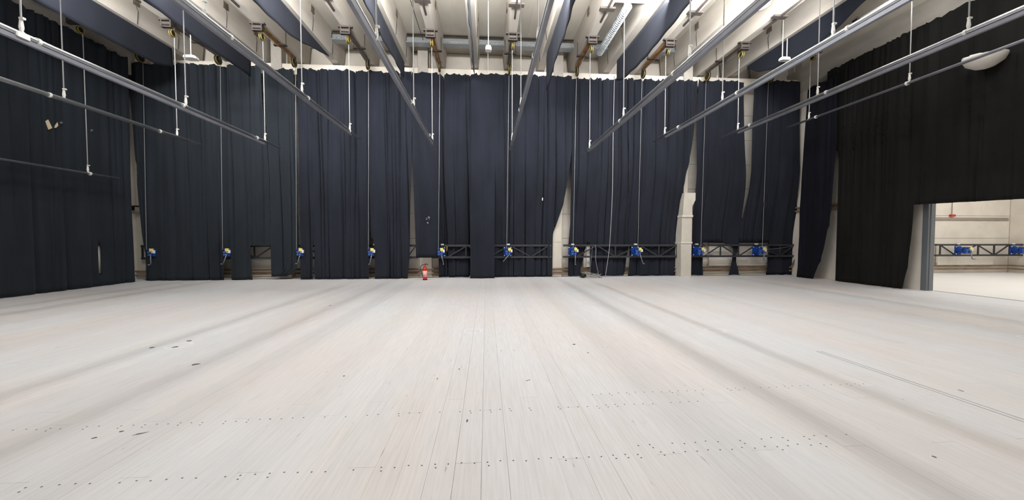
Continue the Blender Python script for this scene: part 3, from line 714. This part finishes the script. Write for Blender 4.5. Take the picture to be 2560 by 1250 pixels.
# floodlight on the right curtain
c = atX(2452, 150, 14.15); r = empty('floodlight', (c.x, c.y, c.z-.25), 'white floodlight on an arm in front of the black right curtain', 'lamp')
a = atX(2425, 145, 14.0); b = atX(2472, 140, 14.3)
MB().tube([a, (a+b)/2+Vector((0, 0, .04)), b], .075, 10).build('arm', M_white, r, True)
m = MB(); m.cyl(a+Vector((-.02, -.09, -.05)), a+Vector((-.02, .12, -.02)), .085, 12); m.build('clamp', M_white, r, True)
m = MB(); cc = atX(2462, 150, 14.2); prof = [(.42, .09), (.42, .06), (.36, -.08), (.2, -.2), (.04, -.25)]
m.lathe((cc.x, cc.y, cc.z), prof, 22); m.build('dish', M_radi, r, True)
MB().cyl(b, (XCR, b.y, b.z), .03, 8).build('wall_bracket', M_dark, r)
# junction box under the bright double batten on the left
c = atX(50, 88, pixX(2)); r = empty('junction_box', (c.x, c.y, c.z-.06), 'white junction box hanging under the double batten at the upper left', 'junction box')
MB().bbox((c.x-.06, c.y-.09, c.z-.05), (c.x+.06, c.y+.09, c.z+.03), .015).build('casing', M_white, r)
MB().tube([(c.x, c.y-.09, c.z), (c.x, c.y-.22, c.z+.02), (c.x, c.y-.3, c.z+.07)], .02, 7).build('cable_gland', M_rope, r, True)

# ------------------------------------------------------------------ things along the back wall
# radiators
def radiator(u0, u1, v0, v1, label):
    y = 17.0; a = atY(u0, v0, y); b = atY(u1, v1, y); r = empty('panel_radiator', ((a.x+b.x)/2, y, b.z), label, 'radiator', 'white panel radiators')
    n = max(2, int((b.x-a.x)/.9)); wdt = (b.x-a.x)/n
    for k in range(n): MB().bbox((a.x+k*wdt+.004, y-.05, b.z), (a.x+(k+1)*wdt-.004, y+.04, a.z-.02), .012).build('panel', M_radi, r)
    MB().box((a.x, y-.06, a.z-.02), (b.x, y+.06, a.z)).build('top_grille', M_white, r)
    MB().tube([(a.x-.06, y, .37), (a.x-.06, y, b.z+.1), (a.x+.02, y, b.z+.1)], .014, 6).build('feed_pipe', M_heat, r)
radiator(1772, 1916, 607.5, 664, 'white panel radiator behind the truss at the right end of the back wall')
radiator(1458, 1576, 608, 667, 'white panel radiator showing through slits in the curtain behind the loose cables')
radiator(2343, 2480, 609, 662, 'white panel radiator in the side room')
# boxed duct on the column
def P2(u, v, Y=16.3): p = atY(u, v, Y); return (p.x, p.z)
rd = empty('boxed_duct', (9.2, 16.35, 0), 'beige boxed duct with a widened head in front of the right-hand column', 'duct')
m = MB(); pl = [P2(1698, 692), P2(1726, 692), P2(1727, 606)]; xl_ = P2(1698, 606); 
m.prismY([(P2(1700, 692)[0], 0.0), (P2(1725, 692)[0], 0.0), P2(1726.5, 607), P2(1700, 607)], 16.22, YC); m.build('lower_section', M_beige, rd)
m = MB(); m.prismY([P2(1701, 606), P2(1727, 606), P2(1728, 541), P2(1703, 541)], 16.22, YC); m.build('middle_section', M_beige, rd)
m = MB(); m.prismY([P2(1703.5, 540), P2(1727.5, 540), P2(1727, 516), P2(1735, 501), P2(1735.5, 483), P2(1708, 483), P2(1706, 500)], 16.18, YC); m.build('head', M_beige, rd)
m = MB(); a = P2(1702, 543); b = P2(1729, 538); m.box((a[0], 16.17, a[1]), (b[0], YC, b[1])); a = P2(1699.5, 608.5); b = P2(1728, 605); m.box((a[0], 16.19, a[1]), (b[0], YC, b[1])); m.build('flange', M_radi, rd)
# boxed duct on the middle column
rd = empty('column_cover', (3.2, 16.45, 0), 'pale boxed cover on the white column right of centre', 'duct')
MB().box((3.27-.25, YC-.02, .0), (3.27+.24, YC, atY(1393, 607, YC).z)).build('lower_section', M_beige, rd)
MB().box((3.27-.25, YC-.012, atY(1393, 606, YC).z+.01), (3.27+.24, YC, atY(1393, 538, YC).z)).build('upper_section', M_beige, rd)
# boards
for u0, u1, v0, v1, lb in ((1466.5, 1475, 609, 667, 'white upright board leaning in the curtain gap by the loose cables'), (1452, 1457.5, 623, 656, 'short pale board hanging left of the white upright board')):
    a = atY(u0, v0, 16.9); b = atY(u1, v1, 16.9); tag(MB().bbox((a.x, 16.88, b.z), (b.x, 16.91, a.z), .004).build('board', M_white if u0 > 1460 else M_chan), lb, 'board')
# loose cables
def cable(pts, r, label, m=M_rope):
    P3 = []; n = len(pts)
    for k in range(n-1):
        p0, p1, p2, p3 = pts[max(k-1, 0)], pts[k], pts[k+1], pts[min(k+2, n-1)]
        for t in (0, .2, .4, .6, .8):
            P3.append(.5*((2*p1)+(p2-p0)*t+(2*p0-5*p1+4*p2-p3)*t*t+(3*p1-p0-3*p2+p3)*t**3))
    P3.append(pts[-1]); tag(MB().tube(P3, r, 6).build('loose_cable', m, None, True), label, 'cable')
Yc = 16.15
cable([atY(1536, 190, Yc), atY(1533, 330, Yc), atY(1531, 480, Yc), atY(1525, 600, Yc), atY(1521, 640, Yc), atY(1515, 680, Yc), Vector((atY(1512, 693, Yc).x, Yc-.1, .02))], .016, 'long pale cable hanging from the ceiling to the floor right of centre')
cable([atY(1488, 613, Yc), atY(1490, 625, Yc), atY(1489, 645, Yc), atY(1493, 670, Yc), Vector((atY(1498, 692, Yc).x, Yc, .03)), Vector((atY(1500, 695, Yc).x, Yc-.3, .02))], .02, 'thick grey cable looped over the truss', M_chan)
cable([atY(1481, 616, Yc), atY(1478, 650, Yc), atY(1473, 688, Yc), Vector((atY(1474, 692, Yc).x, Yc, .03))], .01, 'thin grey cable hanging down left of the thick looped cable', M_chan)
rr = random.Random(9); pts = []
for k in range(34):
    t = k*.9; pts.append(Vector((4.75+rr.uniform(-.38, .42)+.05*math.cos(t), 16.02+.22*math.sin(t)+rr.uniform(-.06, .06), .02+rr.uniform(0, .13)*(1 if k % 3 else 2))))
cable(pts, .009, 'tangle of thin grey cable on the floor under the truss')
cable([atY(1486, 690, Yc), atY(1492, 682, Yc), atY(1500, 679, Yc), atY(1502, 684, Yc)], .012, 'short stiff cable end curling out of the tangle', M_dark)
m = MB(); c = atY(1460, 690, 16.0); ring = []
m.cyl((c.x, 15.95, .1), (c.x-.06, 16.25, .1), .1, 18); o = tag(m.build('pipe_roll', M_blk, None, True), 'black roll lying on the floor at the foot of the parted curtain', 'roll')
cable([atY(1762, 612, 16.45), atY(1768, 618, 16.45), atY(1771, 660, 16.5), atY(1769, 668, 16.5)], .012, 'brown cable drooping beside the radiator at the right', M_heat)
cable([atY(1922, 623, 16.4), atY(1945, 621, 16.4), atY(1965, 618, 16.4), atY(1985, 614, 16.4)], .01, 'thin grey cable slung along the truss at the right end', M_chan)
tag(MB().tube([atY(1114, 615, 16.5), atY(1117, 617, 16.45), atY(1117, 628, 16.45)], .03, 7).build('strap', M_pyel, None, True), 'yellow strap hooked on the truss beside the winch near the fire extinguisher', 'strap')
# right end bracket beside the corner column
a = atY(1978, 668, 16.55); b = atY(1992, 637, 16.55)
tag(MB().tube([a, b], .03, 6).build('brace', M_grey, None), 'slanting grey brace below the truss at the right corner', 'brace')
# bracket in the left gap
a = atY(318, 516, 16.4)
r = empty('wall_bracket', (a.x, a.y, a.z), 'black bracket on the wall in the left corner gap', 'bracket')
MB().box((a.x, 16.35, a.z-.02), (a.x+.42, 16.5, a.z+.04)).build('arm', M_blk, r); MB().box((a.x, 16.35, a.z-.16), (a.x+.2, 16.5, a.z-.02)).build('box', M_blk, r)
# conduits on the walls
for dz in (0, .07, .13):
    a = atY(2400, 545, YW); MB().tube([(15.5, YW-.02, a.z-dz), (27.3, YW-.02, a.z-dz)], .012, 5).build('conduit', M_grey, wb)
for u in (1220, 1009, 1795): 
    a = atY(u, 140, 16.35); MB().cyl((a.x, 16.38, ZL-.45), (a.x, 16.38, ZS), .02, 6).build('conduit', M_white, wb)
a = atY(2384, 539, YW-.1); b0 = empty('alarm_light', (a.x, YW-.08, a.z-.08), 'small red device on the side-room wall', 'alarm')
m = MB(); m.bbox((a.x-.12, YW-.12, a.z-.05), (a.x+.12, YW, a.z+.06), .02); m.build('casing', M_red, b0)
MB().cyl((a.x, YW-.03, a.z+.08), (a.x, YW-.03, 6.5), .012, 5).build('feed_wire', M_grey, b0)
# post and pale jamb at the opening
pr = empty('door_post', (XR+.1, YO, 0), 'grey steel post at the edge of the bright opening', 'post')
pa = atZ(2303, 724).y
ya_ = atX(2304, 620, XR-.03).y; yb_ = atX(2324, 620, XR+.05).y; yc_ = atX(2336, 620, XR+.2).y
MB().box((XR-.03, yb_, 0), (XR+.21, ya_, 3.4)).build('casing', M_jamb, pr)
MB().box((XR+.05, yc_, 0), (XR+.2, yb_, 3.4)).build('track', M_jamb, pr)
m = MB()
for z in (.9, 2.0, 2.35): m.cyl((XR+.065, yc_+.1, z), (XR+.035, yc_+.1, z), .02, 6)
m.build('bolt', M_dark, pr, kind='stuff')
MB().box((15.16, -2, -.02), (15.22, 11.2, .004)).build('threshold', M_dark, fl)
# fire extinguisher
e0 = atZ(1062.5, 700); ex, ey = e0.x, e0.y; fe = empty('fire_extinguisher', (ex, ey, 0), 'red fire extinguisher with a black hose standing on the white floor', 'fire extinguisher')
MB().lathe((ex, ey, 0), [(.082, 0), (.092, .01), (.092, .47), (.085, .51), (.06, .55), (.035, .565), (.035, .575)], 24).build('cylinder', M_red, fe, True)
MB().lathe((ex, ey, 0), [(.095, .0), (.095, .045)], 24).build('foot_ring', M_blk, fe, True)
MB().lathe((ex, ey, 0), [(.0935, .14), (.0935, .40)], 24).build('label_band', M_pink, fe, True)
MB().lathe((ex, ey, 0), [(.042, .57), (.042, .6), (.028, .62), (.024, .66)], 14).build('collar', M_red, fe, True)
m = MB(); m.cbox((ex, ey, .67), (.045, .045, .05)); m.build('valve', M_dark, fe)
m = MB(); m.tube([(ex+.01, ey, .69), (ex+.07, ey, .695), (ex+.14, ey, .665)], .013, 6); m.tube([(ex+.01, ey, .655), (ex+.12, ey, .64)], .01, 6); m.build('handle', M_dark, fe, True)
m = MB(); m.tube([(ex-.02, ey-.02, .66), (ex-.10, ey-.02, .655), (ex-.17, ey-.03, .60), (ex-.19, ey-.03, .5), (ex-.16, ey-.04, .40), (ex-.11, ey-.07, .30), (ex-.085, ey-.08, .15)], .013, 8); m.build('hose', M_blk, fe, True)
# small marks on the curtains
a = atY(1356, 498, 16.2); tag(MB().bbox((a.x-.02, 16.17, a.z-.06), (a.x+.02, 16.19, a.z+.06), .003).build('cloth_tag', M_white), 'small white tag pinned to the dark curtain right of centre', 'tag')
a = atY(1070, 550, 16.18); m = MB(); rr = random.Random(2)
for k in range(9):
    c_ = a+Vector((rr.uniform(-.07, .07), -.02, rr.uniform(-.13, .13))); q_ = [c_+Vector((rr.uniform(-.06, .06), rr.uniform(-.03, .03), rr.uniform(-.07, .07))) for _ in range(4)]; m.add(q_, [(0, 1, 2), (0, 2, 3), (0, 3, 1), (1, 3, 2)])
o = tag(m.build('cloth_scrap', M_chan), 'crumpled grey scrap stuck on the short curtain above the fire extinguisher', 'scrap')
# crumpled paper-white sheet by the kicked-up hem
a = atZ(728, 694); m = MB(); m.add([(a.x-.55, a.y-.1, .005), (a.x+.25, a.y-.12, .005), (a.x+.3, a.y+.25, .01), (a.x-.1, a.y+.3, .12), (a.x+.1, a.y+.15, .10), (a.x-.3, a.y+.1, .05)], [(0, 1, 4, 5), (1, 2, 3, 4), (5, 4, 3), (0, 5, 3)])
o = tag(m.build('crumpled_sheet', M_beige), 'crumpled pale sheet on the floor under the kicked-up curtain hem', 'sheet'); s_ = o.modifiers.new('t', 'SOLIDIFY'); s_.thickness = .006

# pale fillers added for lit backing at the left curtain's tear and slit; frayed bits
def scrap(px, X, label, m, name='tear_filler'):
    X -= .06; P3 = [atX(u, v, X) for u, v in px]; n = len(P3); e = Vector((.02, 0, 0))
    o = MB().add(P3+[p-e for p in P3], [tuple(range(n)), tuple(range(2*n-1, n-1, -1))]+[(k, n+k, n+(k+1) % n, (k+1) % n) for k in range(n)]).build(name, m); tag(o, label, 'scrap')
scrap([(114, 303), (121, 299), (131, 320), (122, 324)], XCL+.09, 'larger beige filler added for the bright backing seen through the torn left curtain', M_wood)
scrap([(135, 318), (144, 306), (146, 314), (140, 320)], XCL+.09, 'smaller beige filler added for the bright backing seen through the torn left curtain', M_wood)
for k, (u, v) in enumerate(((98, 297), (153, 307), (175, 311), (208, 324), (229, 326))):
    scrap([(u-3, v-2), (u+3, v-3), (u+4, v+1), (u-1, v+3)], XCL+.07, 'frayed pale bit %s along the tear of the left curtain' % ('at the far left end', 'just right of the beige fillers', 'in the middle', 'second from the right end', 'at the right end')[k], M_chan, 'frayed_bit')
a = atX(246, 613, XCL-.2); b = atX(249, 683, XCL-.2); tag(MB().cyl(a, b, .05, 8).build('filler', M_white, None, True), 'white pole added in the slit low in the left curtain for the lit wall', 'filler')
for v in (522, 530):
    a = atY(1990, v, 16.85); MB().tube([(15.0-.1, 16.95, a.z), (XR-.08, 16.3, a.z), (XR-.08, 12.5, a.z)], .04, 7).build('wall_pipe', M_heat, wr, True)

cable([atY(1024, -6, 12.1), atY(1040, 45, 13.6), atY(1058, 100, 15.45)], .012, 'thin dark wire slanting under the ceiling to the cable tray left of the middle', M_dark)
